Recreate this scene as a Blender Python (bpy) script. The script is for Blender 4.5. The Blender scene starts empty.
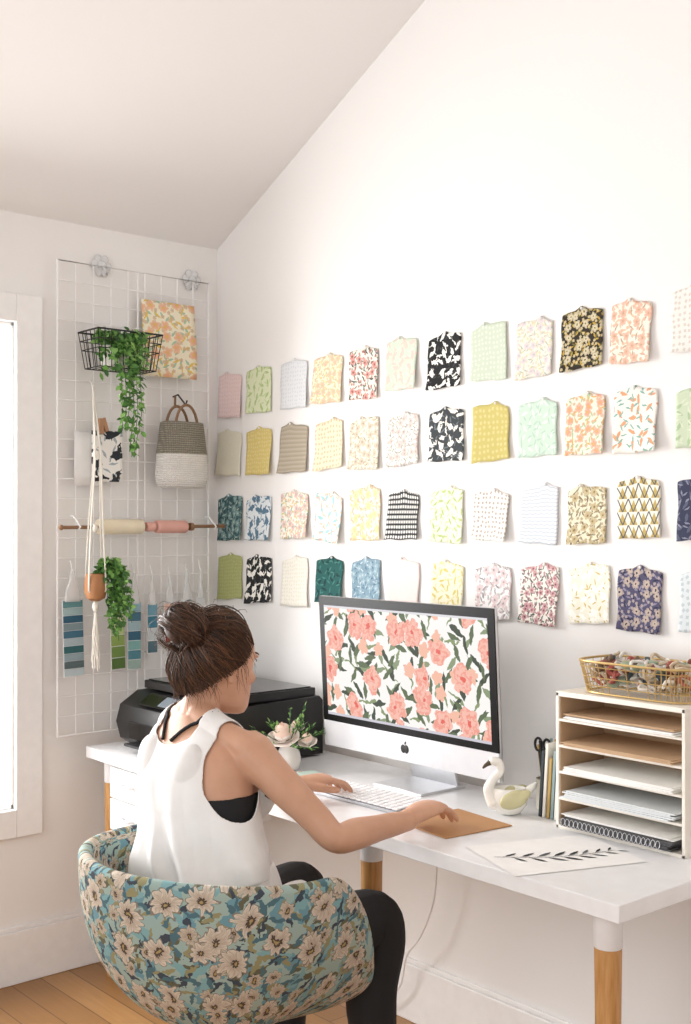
import bpy, math, random
from math import sin, cos, pi, radians, sqrt, exp
from mathutils import Vector, Matrix
from mathutils.bvhtree import BVHTree
V = Vector
random.seed(7)

# ------------------------------------------------------------------ colour / nodes
def C(h):
    h = h.lstrip('#')
    o = []
    for i in (0, 2, 4):
        c = int(h[i:i+2], 16) / 255
        o.append(c/12.92 if c <= .04045 else ((c+.055)/1.055)**2.4)
    return (o[0], o[1], o[2], 1.0)
def hexmix(a, b, f):
    a = a.lstrip('#'); b = b.lstrip('#')
    return '#'+''.join('%02x' % int(round(int(a[i:i+2], 16)*(1-f)+int(b[i:i+2], 16)*f)) for i in (0, 2, 4))
def lum(a):
    a = a.lstrip('#'); return sum(int(a[i:i+2], 16) for i in (0, 2, 4))/3
def desat(a, f):
    l = int(lum(a)); return hexmix(a, '#%02x%02x%02x' % (l, l, l), f)

class N:
    def __init__(s, name, rough=.6, metal=0.0):
        s.mat = bpy.data.materials.new(name); s.mat.use_nodes = True
        s.t = s.mat.node_tree; s.b = s.t.nodes['Principled BSDF']
        s.b.inputs['Roughness'].default_value = rough
        s.b.inputs['Metallic'].default_value = metal
    def set(s, sock, v):
        if isinstance(v, bpy.types.NodeSocket): s.t.links.new(v, sock)
        else: sock.default_value = v
    def node(s, ty, ins=None, **pr):
        n = s.t.nodes.new(ty)
        for k, v in pr.items(): setattr(n, k, v)
        for k, v in (ins or {}).items(): s.set(n.inputs[k], v)
        return n
    def m(s, op, a, b=None, c=None):
        n = s.t.nodes.new('ShaderNodeMath'); n.operation = op
        for i, v in enumerate((a, b, c)):
            if v is not None: s.set(n.inputs[i], v)
        return n.outputs[0]
    def v(s, op, a, b=None):
        n = s.t.nodes.new('ShaderNodeVectorMath'); n.operation = op
        s.set(n.inputs[0], a)
        if b is not None: s.set(n.inputs['Scale'] if op == 'SCALE' else n.inputs[1], b)
        return n.outputs['Value'] if op == 'LENGTH' else n.outputs[0]
    def mix(s, f, a, b):
        n = s.t.nodes.new('ShaderNodeMix'); n.data_type = 'RGBA'
        s.set(n.inputs[0], f); s.set(n.inputs[6], a); s.set(n.inputs[7], b)
        return n.outputs[2]
    def tc(s, w='UV'):
        return s.node('ShaderNodeTexCoord').outputs[w]
    def noise(s, vec, scale, detail=2.0, out='Fac'):
        return s.node('ShaderNodeTexNoise', {'Vector': vec, 'Scale': scale, 'Detail': detail}).outputs[out]
    def bump(s, h, strength=.2, dist=.01):
        n = s.node('ShaderNodeBump', {'Height': h, 'Strength': strength, 'Distance': dist})
        s.t.links.new(n.outputs[0], s.b.inputs['Normal'])
    def col(s, c): s.set(s.b.inputs['Base Color'], c)
    def sep(s, v):
        n = s.node('ShaderNodeSeparateXYZ', {0: v}); return n.outputs[0], n.outputs[1]
    def cell(s, uv, scale, off, rnd, wob=0):
        p = s.v('ADD', s.v('SCALE', uv, scale), (off, off*1.7, 0))
        if wob:
            nz = s.noise(p, 2.5, 2, 'Color')
            p = s.v('ADD', p, s.v('SCALE', s.v('SUBTRACT', nz, (.5, .5, .5)), wob))
            p = s.v('MULTIPLY', p, (1, 1, 0))
        vo = s.node('ShaderNodeTexVoronoi', {'Vector': p, 'Scale': 1.0, 'Randomness': rnd}, voronoi_dimensions='2D')
        l = s.v('SUBTRACT', p, vo.outputs['Position'])
        x, y = s.sep(l)
        rx, _ = s.sep(vo.outputs['Color'])
        return l, x, y, rx, vo.outputs['Color']
    def flower(s, uv, scale, R=.4, npet=5, off=0, depth=.35, rnd=.5, wob=0):
        l, x, y, c, col = s.cell(uv, scale, off, rnd, wob)
        l = s.v('MULTIPLY', l, (1, 1, 0))
        r = s.v('LENGTH', l)
        th = s.m('ARCTAN2', y, x)
        a = s.m('ABSOLUTE', s.m('COSINE', s.m('MULTIPLY_ADD', th, npet/2, s.m('MULTIPLY', c, 6.28))))
        lim = s.m('MULTIPLY_ADD', a, R*depth, R*(1-depth))
        rr = s.m('DIVIDE', r, lim)
        return s.m('LESS_THAN', rr, 1.0), rr, c, th
    def leaf(s, uv, scale, a=.42, b=.13, off=0, rnd=.7, wob=0):
        l, x, y, c, col = s.cell(uv, scale, off, rnd, wob)
        an = s.m('MULTIPLY', c, 12.0)
        ca = s.m('COSINE', an); sa = s.m('SINE', an)
        X = s.m('ADD', s.m('MULTIPLY', x, ca), s.m('MULTIPLY', y, sa))
        Y = s.m('SUBTRACT', s.m('MULTIPLY', y, ca), s.m('MULTIPLY', x, sa))
        q = s.m('POWER', s.m('ABSOLUTE', s.m('DIVIDE', X, a)), 2.0)
        lim = s.m('MULTIPLY', s.m('SUBTRACT', 1.0, q), b)
        return s.m('LESS_THAN', s.m('ABSOLUTE', Y), lim), c

_pm = {}
def pm(hexc, rough=.6, metal=0.0, var=.06, sc=30, bump=0, name=None):
    k = (hexc, rough, metal, bump, name)
    if k in _pm: return _pm[k]
    n = N(name or 'mat_'+hexc.strip('#'), rough, metal)
    c = C(hexc)
    nz = n.noise(n.tc('Object'), sc, 3)
    d = tuple(x*(1-var) for x in c[:3])+(1,); e = tuple(min(1, x*(1+var)) for x in c[:3])+(1,)
    n.col(n.mix(nz, d, e))
    if bump: n.bump(n.noise(n.tc('Object'), sc*4, 4), bump, .003)
    _pm[k] = n.mat
    return n.mat

def swatmat(kind, bg, c1, c2='#ffffff', c3='#333333', sc=22, seed=0, soft=.0):
    n = N('fabric_%s_%d' % (kind, seed), .85)
    uv = n.tc('UV'); o = seed*3.37
    if lum(bg) > 120:
        bg = hexmix(bg, '#ffffff', soft*.4); c1, c2, c3 = [hexmix(c, bg, soft) for c in (c1, c2, c3)]
    bg, c1, c2, c3 = [desat(c, .06) for c in (bg, c1, c2, c3)]
    B, A1, A2, A3 = C(bg), C(c1), C(c2), C(c3)
    if kind == 'floral':
        lf, _ = n.leaf(uv, sc*1.6, .45, .14, o, .9, .3)
        lf2, _ = n.leaf(uv, sc*1.3, .45, .10, o+5, .9, .3)
        fm, rr, cr, th = n.flower(uv, sc, .40, 5, o+9, .35, .75, .3)
        fm2, rr2, cr2, th2 = n.flower(uv, sc*1.9, .30, 5, o+19, .35, .8, .2)
        x = n.mix(lf, B, A2); x = n.mix(lf2, x, A3)
        x = n.mix(n.m('MULTIPLY', fm2, .8), x, n.mix(.4, A1, A2))
        fl = n.mix(rr, A1, n.mix(.45, A1, B))
        fm = n.m('MULTIPLY', fm, n.m('GREATER_THAN', cr, .25))
        x = n.mix(fm, x, fl)
        x = n.mix(n.m('MULTIPLY', fm, n.m('LESS_THAN', rr, .25)), x, A3)
    elif kind == 'leaf':
        a, c = n.leaf(uv, sc, .47, .15, o, .7, .3)
        b, _ = n.leaf(uv, sc*1.3, .45, .10, o+4, .9, .3)
        x = n.mix(a, B, A1); x = n.mix(b, x, A2)
    elif kind == 'birds':
        a, c = n.leaf(uv, sc, .46, .19, o, .55, .6)
        b, _ = n.leaf(uv, sc*1.7, .45, .10, o+4, .9, .3)
        d_, _ = n.leaf(uv, sc*1.15, .46, .10, o+14, .8, .8)
        x = n.mix(b, B, A2); x = n.mix(d_, x, A1); x = n.mix(a, x, A1)
    elif kind == 'dots':
        fm, rr, cr, th = n.flower(uv, sc*1.7, .32, 4, o, .4, .35)
        x = n.mix(n.m('MULTIPLY', fm, .8), B, A1)
    elif kind == 'lines':
        X, Y = n.sep(uv)
        w = n.m('SINE', n.m('MULTIPLY_ADD', Y, sc*20, n.m('MULTIPLY', n.m('SINE', n.m('MULTIPLY', X, sc*9)), .6)))
        x = n.mix(n.m('GREATER_THAN', w, .35), B, A1)
    elif kind == 'check':
        X, Y = n.sep(uv)
        w = n.m('SINE', n.m('MULTIPLY', X, sc*14)); h = n.m('SINE', n.m('MULTIPLY', Y, sc*9))
        x = n.mix(n.m('GREATER_THAN', n.m('MULTIPLY', n.m('ABSOLUTE', w), n.m('ABSOLUTE', h)), .5), A1, B)
    elif kind == 'scallop':
        X, Y = n.sep(uv)
        w = n.m('ABSOLUTE', n.m('SINE', n.m('MULTIPLY', X, sc*8)))
        f = n.m('FRACT', n.m('ADD', n.m('MULTIPLY', Y, sc*2.2), n.m('MULTIPLY', w, .5)))
        x = n.mix(n.m('LESS_THAN', f, .3), B, A1)
    elif kind == 'tri':
        X, Y = n.sep(uv)
        f = n.m('ABSOLUTE', n.m('SUBTRACT', n.m('FRACT', n.m('MULTIPLY', X, sc*1.0)), .5))
        g = n.m('FRACT', n.m('MULTIPLY', Y, sc*1.0))
        t = n.m('LESS_THAN', n.m('MULTIPLY', f, 2.2), n.m('SUBTRACT', .9, g))
        x = n.mix(t, B, A1)
        x = n.mix(n.m('LESS_THAN', n.m('ABSOLUTE', n.m('SUBTRACT', n.m('MULTIPLY', f, 2.0), g)), .12), x, A3)
    else:
        x = n.mix(n.noise(uv, sc*4, 4), B, A1)
    wv = n.noise(n.tc('Object'), 600, 2)
    n.bump(wv, .15, .001)
    n.col(x)
    return n.mat

# ------------------------------------------------------------------ mesh builder
class MB:
    def __init__(s): s.v = []; s.f = []; s.mi = []; s.uv = []
    def add(s, vs, fs, mi=0, uvs=None):
        o = len(s.v); s.v += [tuple(p) for p in vs]
        s.uv += list(uvs) if uvs else [(p[0]+p[1], p[2]) for p in vs]
        for f in fs: s.f.append([i+o for i in f]); s.mi.append(mi)
    def obox(s, c, size, R=None, mi=0):
        R = R or Matrix.Identity(3); c = V(c)
        hx, hy, hz = size[0]/2, size[1]/2, size[2]/2
        vs = [c+R@V((x*hx, y*hy, z*hz)) for z in (-1, 1) for y in (-1, 1) for x in (-1, 1)]
        s.add(vs, [(0,2,3,1),(4,5,7,6),(0,1,5,4),(2,6,7,3),(0,4,6,2),(1,3,7,5)], mi)
    def box(s, lo, hi, mi=0):
        lo, hi = V(lo), V(hi); s.obox((lo+hi)/2, hi-lo, None, mi)
    def tube(s, pts, rad, mi=0, n=8, flat=1.0):
        pts = [V(p) for p in pts]; k = len(pts)
        if not hasattr(rad, '__len__'): rad = [rad]*k
        vs = []; prev = None
        for i, p in enumerate(pts):
            d = (pts[min(i+1, k-1)]-pts[max(i-1, 0)])
            d = d.normalized() if d.length > 1e-9 else V((0, 0, 1))
            if prev is None:
                a = V((0, 0, 1)) if abs(d.z) < .9 else V((0, 1, 0))
                prev = (a-d*a.dot(d)).normalized()
            else:
                q = prev-d*prev.dot(d)
                prev = q.normalized() if q.length > 1e-6 else prev
            b = d.cross(prev)
            for j in range(n):
                t = 2*pi*j/n
                vs.append(p+(prev*cos(t)*flat+b*sin(t))*rad[i])
        fs = []
        for i in range(k-1):
            for j in range(n):
                a = i*n+j; b2 = i*n+(j+1) % n
                fs.append((a, b2, b2+n, a+n))
        fs.append(tuple(reversed(range(n)))); fs.append(tuple((k-1)*n+j for j in range(n)))
        s.add(vs, fs, mi)
    def limb(s, pts, rr, mi=0, n=18, sub=6):
        P = [V(p) for p in pts]; Q = []; W = []
        for i in range(len(P)-1):
            p0 = P[max(i-1, 0)]; p1 = P[i]; p2 = P[i+1]; p3 = P[min(i+2, len(P)-1)]
            for k in range(sub):
                t = k/sub
                Q.append(.5*((2*p1)+(p2-p0)*t+(2*p0-5*p1+4*p2-p3)*t*t+(3*p1-p0-3*p2+p3)*t**3))
                tt = t*t*(3-2*t); W.append(rr[i]*(1-tt)+rr[i+1]*tt)
        Q.append(P[-1]); W.append(rr[-1])
        d0 = (Q[0]-Q[1]).normalized(); d1 = (Q[-1]-Q[-2]).normalized()
        pre = [(Q[0]+d0*W[0]*cos(a), W[0]*sin(a)) for a in (.12, .5, 1.0)]
        post = [(Q[-1]+d1*W[-1]*cos(a), W[-1]*sin(a)) for a in (1.0, .5, .12)]
        Q2 = [p for p, _ in pre]+Q+[p for p, _ in post]; W2 = [r for _, r in pre]+W+[r for _, r in post]
        s.tube(Q2, W2, mi, n)
    def lathe(s, prof, c=(0, 0, 0), mi=0, n=28, sx=1, sy=1, R=None):
        c = V(c); vs = []; k = len(prof)
        for r, z in prof:
            for j in range(n):
                t = 2*pi*j/n; p = V((r*cos(t)*sx, r*sin(t)*sy, z))
                if R: p = R@p
                vs.append(c+p)
        fs = []
        for i in range(k-1):
            for j in range(n):
                a = i*n+j; b = i*n+(j+1) % n; fs.append((a, b, b+n, a+n))
        fs.append(tuple(reversed(range(n)))); fs.append(tuple((k-1)*n+j for j in range(n)))
        s.add(vs, fs, mi)
    def ell(s, c, r, mi=0, R=None, n=20, m=12):
        if not hasattr(r, '__len__'): r = (r, r, r)
        prof = [(sin(.02+(pi-.04)*i/m), -cos(.02+(pi-.04)*i/m)) for i in range(m+1)]
        c = V(c); vs = []
        for rr, z in prof:
            for j in range(n):
                t = 2*pi*j/n; p = V((rr*cos(t)*r[0], rr*sin(t)*r[1], z*r[2]))
                if R: p = R@p
                vs.append(c+p)
        fs = []
        for i in range(m):
            for j in range(n):
                a = i*n+j; b = i*n+(j+1) % n; fs.append((a, b, b+n, a+n))
        fs.append(tuple(reversed(range(n)))); fs.append(tuple(m*n+j for j in range(n)))
        s.add(vs, fs, mi)
    def loft(s, rings, mi=0, n=36, e=2.4):
        vs = []
        for cx, cy, cz, hw, hd in rings:
            for j in range(n):
                t = 2*pi*j/n; a, b = cos(t), sin(t)
                vs.append((cx+hw*math.copysign(abs(a)**(2/e), a), cy+hd*math.copysign(abs(b)**(2/e), b), cz))
        fs = []; k = len(rings)
        for i in range(k-1):
            for j in range(n):
                a = i*n+j; b = i*n+(j+1) % n; fs.append((a, b, b+n, a+n))
        fs.append(tuple(reversed(range(n)))); fs.append(tuple((k-1)*n+j for j in range(n)))
        s.add(vs, fs, mi)
    def grid(s, f, nu, nv, mi=0, uvf=None):
        vs = []; uvs = []
        for i in range(nu+1):
            for j in range(nv+1):
                p = f(i/nu, j/nv); vs.append(p); uvs.append(uvf(i/nu, j/nv) if uvf else (i/nu, j/nv))
        fs = [(i*(nv+1)+j, (i+1)*(nv+1)+j, (i+1)*(nv+1)+j+1, i*(nv+1)+j+1) for i in range(nu) for j in range(nv)]
        s.add(vs, fs, mi, uvs)
    def leaf(s, p, d, nrm, L, W, mi=0):
        p = V(p); d = V(d).normalized(); nrm = V(nrm); sd = d.cross(nrm)
        if sd.length < 1e-4: sd = d.cross(V((1, .3, .2)))
        sd.normalize(); up = sd.cross(d)
        vs = [p, p+d*L*.35+sd*W*.5+up*W*.12, p+d*L*.35-sd*W*.5+up*W*.12, p+d*L*.7+sd*W*.38, p+d*L*.7-sd*W*.38, p+d*L-up*W*.1, p+d*L*.35, p+d*L*.7-up*W*.05]
        s.add(vs, [(0, 1, 6), (0, 6, 2), (1, 3, 7, 6), (6, 7, 4, 2), (3, 5, 7), (7, 5, 4)], mi)
    def xf(s, M, start=0):
        for i in range(start, len(s.v)): s.v[i] = tuple(M@V(s.v[i]))
    def build(s, name, mats, smooth=True, ang=40, bevel=0, seg=2, solid=0):
        me = bpy.data.meshes.new(name)
        me.from_pydata(s.v, [], s.f)
        for m in (mats if isinstance(mats, (list, tuple)) else [mats]): me.materials.append(m)
        me.polygons.foreach_set('material_index', s.mi)
        uvl = me.uv_layers.new(name='UVMap')
        idx = [0]*len(me.loops); me.loops.foreach_get('vertex_index', idx)
        flat = []
        for i in idx: flat += [s.uv[i][0], s.uv[i][1]]
        uvl.data.foreach_set('uv', flat)
        me.update()
        if smooth:
            me.polygons.foreach_set('use_smooth', [True]*len(me.polygons))
            me.set_sharp_from_angle(angle=radians(ang))
        ob = bpy.data.objects.new(name, me); bpy.context.scene.collection.objects.link(ob)
        if solid:
            md = ob.modifiers.new('sol', 'SOLIDIFY'); md.thickness = solid; md.offset = 0
        if bevel:
            md = ob.modifiers.new('bev', 'BEVEL'); md.width = bevel; md.segments = seg
            md.limit_method = 'ANGLE'; md.angle_limit = radians(35)
        return ob

def group(name, parts):
    e = bpy.data.objects.new(name, None); e.empty_display_size = .1
    bpy.context.scene.collection.objects.link(e)
    mn = [1e9]*3; mx = [-1e9]*3
    for p in parts:
        for v in p.data.vertices:
            w = v.co
            for k in range(3):
                mn[k] = min(mn[k], w[k]); mx[k] = max(mx[k], w[k])
    c = V(((mn[0]+mx[0])/2, (mn[1]+mx[1])/2, mn[2]))
    e.location = c
    for p in parts:
        p.parent = e; p.matrix_parent_inverse = Matrix.Translation(-c)
    return e

# ------------------------------------------------------------------ base materials
def wallmat(name, h):
    n = N(name, .75)
    o = n.tc('Object')
    n.col(n.mix(n.noise(o, 1.3, 2), C(h), tuple(x*.985 for x in C(h)[:3])+(1,)))
    n.bump(n.noise(o, 180, 3), .06, .002)
    return n.mat
M_wall = wallmat('painted_wall', '#f2f0ee')
M_ceil = wallmat('painted_ceiling', '#f0eeed')
M_trim = pm('#f4f3f2', .4, name='trim_paint')
M_white = pm('#f0f0f1', .35, name='white_laminate')
M_wh2 = pm('#ecebea', .5, name='white_matte')
M_black = pm('#101011', .35, name='black_plastic')
M_blackg = pm('#0a0a0b', .12, name='black_gloss')
M_alu = pm('#dcdde0', .32, .55, name='silver_aluminium')
def woodmat(name, a, b, sc=6, axis=(1, 8, 1)):
    n = N(name, .45)
    v = n.v('MULTIPLY', n.tc('Object'), axis)
    nz = n.noise(v, sc, 5)
    f = n.m('MULTIPLY_ADD', nz, 2.2, -.6)
    n.col(n.mix(n.m('MINIMUM', n.m('MAXIMUM', f, 0.0), 1.0), C(a), C(b)))
    return n.mat
M_oak = woodmat('oak_leg', '#d3a269', '#b17c42', 14, (8, 8, .8))
nf = N('wood_floor', .4)
o = nf.tc('Object')
br = nf.node('ShaderNodeTexBrick', {'Vector': o, 'Color1': C('#b78a58'), 'Color2': C('#9a6f42'), 'Mortar': C('#5f4126'), 'Scale': 1.0, 'Mortar Size': .002, 'Brick Width': 1.4, 'Row Height': .1}, offset=.37)
gr = nf.noise(nf.v('MULTIPLY', o, (2, 30, 1)), 3, 5)
nf.col(nf.mix(nf.m('MULTIPLY', gr, .6), br.outputs['Color'], C('#7d592f')))
M_floor = nf.mat

# ------------------------------------------------------------------ room
EAVE, RIDGEX, W, D = 2.473, 3.2, 6.4, 4.8
RZ = EAVE+RIDGEX*.5
b = MB(); b.box((-.12, -D, -.1), (W, .12, 0)); b.build('floor', M_floor)
b = MB()
pr = [(0, 0), (W, 0), (W, EAVE), (RIDGEX, RZ), (0, EAVE)]
vs = [(x, 0, z) for x, z in pr]+[(x, .12, z) for x, z in pr]
fs = [(0, 1, 2, 3, 4), (9, 8, 7, 6, 5)]+[(i, i+5, (i+1) % 5+5, (i+1) % 5) for i in range(5)]
b.add(vs, fs); b.build('wall_back', M_wall, smooth=False)
b = MB(); b.box((W, -D, 0), (W+.12, .12, EAVE+.05)); b.build('light_block_wall_right', M_wall, smooth=False)  # unseen wall, added to block side light and even out the back wall
wy0, wy1, wz0, wz1 = -1.95, -.785, .56, 2.12
b = MB()
b.box((-.12, -D, 0), (0, wy0, EAVE)); b.box((-.12, wy1, 0), (0, .12, EAVE))
b.box((-.12, wy0, 0), (0, wy1, wz0)); b.box((-.12, wy0, wz1), (0, wy1, EAVE))
b.build('wall_left', M_wall, smooth=False)
b = MB()
def slab(x0, z0, x1, z1):
    vs = [(x0, -D, z0), (x1, -D, z1), (x1, .12, z1), (x0, .12, z0)]
    vs += [(x, y, z+.1) for x, y, z in vs]
    b.add(vs, [(0, 3, 2, 1), (4, 5, 6, 7), (0, 1, 5, 4), (1, 2, 6, 5), (2, 3, 7, 6), (3, 0, 4, 7)])
slab(-.12, EAVE-.06, RIDGEX, RZ); slab(RIDGEX, RZ, W, EAVE)
b.build('ceiling', M_ceil, smooth=False)
b = MB(); b.box((0, -.018, 0), (W, 0, .168)); b.box((0, -.011, .168), (W, 0, .182)); b.build('baseboard_back', M_trim, bevel=.003)
b = MB(); b.box((0, -D, 0), (.018, -.018, .168)); b.box((0, -D, .168), (.011, -.011, .182)); b.build('baseboard_left', M_trim, bevel=.003)
# window
t1 = MB()
t1.box((0, wy1, wz0-.09), (.022, wy1+.09, wz1+.09)); t1.box((0, wy0-.09, wz0-.09), (.022, wy0, wz1+.09))
t1.box((0, wy0, wz1), (.022, wy1, wz1+.09)); t1.box((0, wy0, wz0-.09), (.022, wy1, wz0))
casing = t1.build('casing', M_trim, bevel=.003)
t2 = MB()
for (a, c_) in (((-.12, wy0, wz0), (0, wy0+.010, wz1)), ((-.12, wy1-.010, wz0), (0, wy1, wz1)), ((-.12, wy0, wz0), (0, wy1, wz0+.015)), ((-.12, wy0, wz1-.012), (0, wy1, wz1))):
    t2.box(a, c_)
sx0, sx1 = -.115, -.095
t2.box((sx0, wy0+.010, wz0+.015), (sx1, wy0+.032, wz1-.012)); t2.box((sx0, wy1-.032, wz0+.015), (sx1, wy1-.010, wz1-.012))
t2.box((sx0, wy0+.032, wz0+.015), (sx1, wy1-.032, wz0+.05)); t2.box((sx0, wy0+.032, wz1-.045), (sx1, wy1-.032, wz1-.012))
sash = t2.build('sash', M_trim, bevel=.002)
gm = N('window_glass', .02)
tr = gm.node('ShaderNodeBsdfTransparent'); gl = gm.node('ShaderNodeBsdfGlossy', {'Roughness': .02})
mx = gm.node('ShaderNodeMixShader', {0: .05}); gm.t.links.new(tr.outputs[0], mx.inputs[1]); gm.t.links.new(gl.outputs[0], mx.inputs[2])
gm.t.links.new(mx.outputs[0], gm.t.nodes['Material Output'].inputs['Surface'])
t3 = MB(); t3.box((-.107, wy0+.03, wz0+.045), (-.103, wy1-.03, wz1-.04)); glass = t3.build('glass_pane', gm.mat)
group('window_1', [casing, sash, glass])

# ------------------------------------------------------------------ swatches on the back wall
XC = [.088, .262, .460, .640, .812, .985, 1.165, 1.336, 1.503, 1.660, 1.812, 1.985]
ROWDX = [0, .012, .02, .026]
ROWT = [2.019, 1.800, 1.572, 1.362]
SW = [
 [('dots','#ecd3d0','#e4c6c2'),('leaf','#d8e0ba','#a9c078','#c2d398'),('dots','#dfe1e3','#cdd3d8'),('floral','#f1e6cd','#e9b28d','#e2d08a','#c9c49e'),('floral','#efe8dc','#d0594f','#6c7a6a','#3f4a48'),('birds','#cfdcc8','#f0c9bc','#e6ebde'),('birds','#17181a','#f4f2ec','#3a3d3f'),('dots','#cbd8c2','#dfe7d6'),('floral','#ebe8da','#d3c3cc','#ddd59f','#b3bab2'),('floral','#2d261d','#e9dcb8','#c2a13d','#6f6a3a'),('floral','#f0e9da','#e99c7c','#ecc3a6','#c0a48a'),('dots','#efece5','#d5cbc0')],
 [('solid','#eae5d3','#e3dcc4'),('dots','#d6c170','#e2d296'),('scallop','#b5a793','#918b76'),('dots','#eee3c4','#e6b48e'),('floral','#ede6d6','#c8b398','#d0c6ab','#aea188'),('floral','#f1eee6','#d3b3aa','#b5b8b2','#9b9d98'),('birds','#3c4145','#f2efe6','#6c7478'),('dots','#cabb68','#dccf92'),('leaf','#c8dfce','#dfede2','#b2d1be'),('floral','#f2e3d3','#e98a62','#a9c69a','#e0b05a'),('leaf','#f0ede4','#e59e70','#7fb3a8'),('leaf','#cad9bb','#aac496','#dae4cb')],
 [('floral','#3b5f63','#8fb0ad','#28464b','#b9c9bd'),('birds','#dfe6e9','#4f7590','#89a3b5','#3a5a70'),('floral','#eeeade','#dda69d','#e0c980','#8fb3a6'),('leaf','#efeae1','#9ccfd4','#edb89c'),('floral','#f2edd6','#e5ca7c','#e6b5a0','#c7cba5'),('check','#f0ede6','#26282a'),('leaf','#ecedd5','#b4c97a','#c8d598'),('dots','#ede9e2','#a18c80'),('lines','#e9ebee','#c4ced8'),('floral','#e8e0c7','#b59b60','#8d8a70','#7b6a4a'),('tri','#eeeadd','#c2a75a','#ffffff','#5b5a5a'),('leaf','#363b55','#5a6078','#8d92a6')],
 [('dots','#aab06c','#bcc28a'),('birds','#1b1e20','#f3f1ea','#44494b'),('dots','#ede8dc','#dfd9c6'),('leaf','#1f5a57','#123c3e','#3f7f74'),('floral','#7b99aa','#a3bcc6','#4f7690','#cad8dc'),('solid','#f0dfda','#ead2cc'),('leaf','#efe9ce','#d8c468','#e2d492'),('floral','#eeeae8','#d4b4b4','#b3b0b1','#8c8a8d'),('floral','#efe9e0','#b85a6c','#5f6d64','#2c3434'),('birds','#ece8d7','#f8f6ee','#ccb562'),('floral','#4f4d6c','#d5c2ad','#8d86a0','#2c2b48'),('dots','#dbe3e6','#b6c3ca')]]
parts = []; sd = 0
pinb = MB()
for r in range(4):
    for c in range(12):
        sd += 1
        k = SW[r][c]; kind = k[0]; cols = list(k[1:])
        sc = {'floral': 36, 'leaf': 36, 'birds': 26, 'dots': 44, 'lines': 34, 'check': 22, 'scallop': 30, 'tri': 34, 'solid': 20}[kind]
        mt = swatmat(kind, *cols, sc=sc*random.uniform(.8, 1.15), seed=sd, soft=.06)
        w = .150-.0022*c+random.uniform(-.006, .006); h = .156-.0008*c+random.uniform(-.005, .005)
        x0 = XC[c]+ROWDX[r]*(c/11) ; zt = ROWT[r]+random.uniform(-.006, .006)+.001
        rot = random.uniform(-.05, .05); cur = random.uniform(.006, .016); ph = random.uniform(0, 6)
        cr = [random.uniform(-.009, .009) for _ in range(4)]; tb = random.uniform(.3, .7); side = random.choice((-1, 1))
        def f(u, v, w=w, h=h, x0=x0, zt=zt, rot=rot, cur=cur, ph=ph, cr=cr, tb=tb, side=side):
            q = 1-v
            x = (u-.5)*w*(.98+.02*cos(q*5)-.05*v**8)+.0014*sin(q*9+ph)
            z = -q*h+v*(cr[0]*(1-u)+cr[1]*u)*.9+q*(cr[2]*(1-u)+cr[3]*u)*.7
            z += v**6*(.011*exp(-((u-tb)/.11)**2)-.007*(abs(u-.5)*2)**4)
            z += q**6*.0015*sin(u*11+ph)
            xx = x*cos(rot)-z*sin(rot); zz = x*sin(rot)+z*cos(rot)
            y = -.003-cur*(q**1.6)*(.4+.6*abs(u-.5+.25*side)*2)-.0015*(abs(u-.5)*2)**2*v
            return (x0+xx, y, zt+zz)
        b = MB(); b.grid(f, 16, 16, 0, lambda u, v, w=w, h=h: (u*w, v*h))
        parts.append(b.build('swatch_%d' % sd, mt, ang=80, solid=.0008))
        p = f(tb, .97)
        pinb.ell((p[0], p[1]-.002, p[2]), (.004, .003, .004), 0, n=8, m=6)
parts.append(pinb.build('pins', M_wh2))
group('fabric_swatch_collection', parts)

# ------------------------------------------------------------------ wire grid + things on it
M_wire = pm('#f6f5f4', .35, name='white_wire')
b = MB(); gy0, gy1, gz0, gz1, gx = -.645, -.055, .777, 2.338, .026
b.tube([(gx, gy0, gz0), (gx, gy0, gz1), (gx, gy1, gz1), (gx, gy1, gz0), (gx, gy0, gz0)], .0045, n=8)
b.tube([(gx, -.345, gz0), (gx, -.345, gz1)], .0034, n=8)
for i in range(1, 9):
    y = gy0+(gy1-gy0)*i/9; b.tube([(gx, y, gz0), (gx, y, gz1)], .0021, n=6)
for i in range(1, 24):
    z = gz0+(gz1-gz0)*i/24; b.tube([(gx+.004, gy0, z), (gx+.004, gy1, z)], .0021, n=6)
b.build('wire_grid_panel', M_wire)
M_hook = pm('#dadbdc', .15, name='clear_plastic')
for k, yy in enumerate((-.475, -.115)):
    b = MB()
    for a in range(6):
        t = a*pi/3; b.ell((.010, yy+.024*cos(t), 2.345+.024*sin(t)), (.005, .015, .015), 0, n=12, m=8)
    b.ell((.014, yy, 2.345), (.010, .016, .016))
    b.tube([(.014, yy, 2.345), (.03, yy, 2.33), (.045, yy, 2.31), (.045, yy, 2.325)], .004)
    b.build('suction_hook', M_hook)

GREENS = [pm('#4f7f3a', .6), pm('#6fa04c', .6), pm('#36602c', .6), pm('#8bb565', .6)]
def foliage(b, stems, nleaf, L, W, spread, base=0):
    for st in stems:
        st = [V(p) for p in st]
        b.tube(st, .0012, base+2, n=5)
        for i in range(nleaf):
            t = random.random()*(len(st)-1); k = min(int(t), len(st)-2)
            p = st[k].lerp(st[k+1], t-k)
            d = V((random.uniform(-.2, 1), random.uniform(-1, 1), random.uniform(-1.1, .35)))
            p = p+V((random.uniform(-1, 1), random.uniform(-1, 1), random.uniform(-1, 1)))*spread
            b.leaf(p, d, V((random.uniform(.2, 1), random.uniform(-.5, .5), random.uniform(0, 1))), L*random.uniform(.7, 1.2), W*random.uniform(.7, 1.2), base+random.choice((0, 0, 1, 1, 2, 3)))
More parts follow.
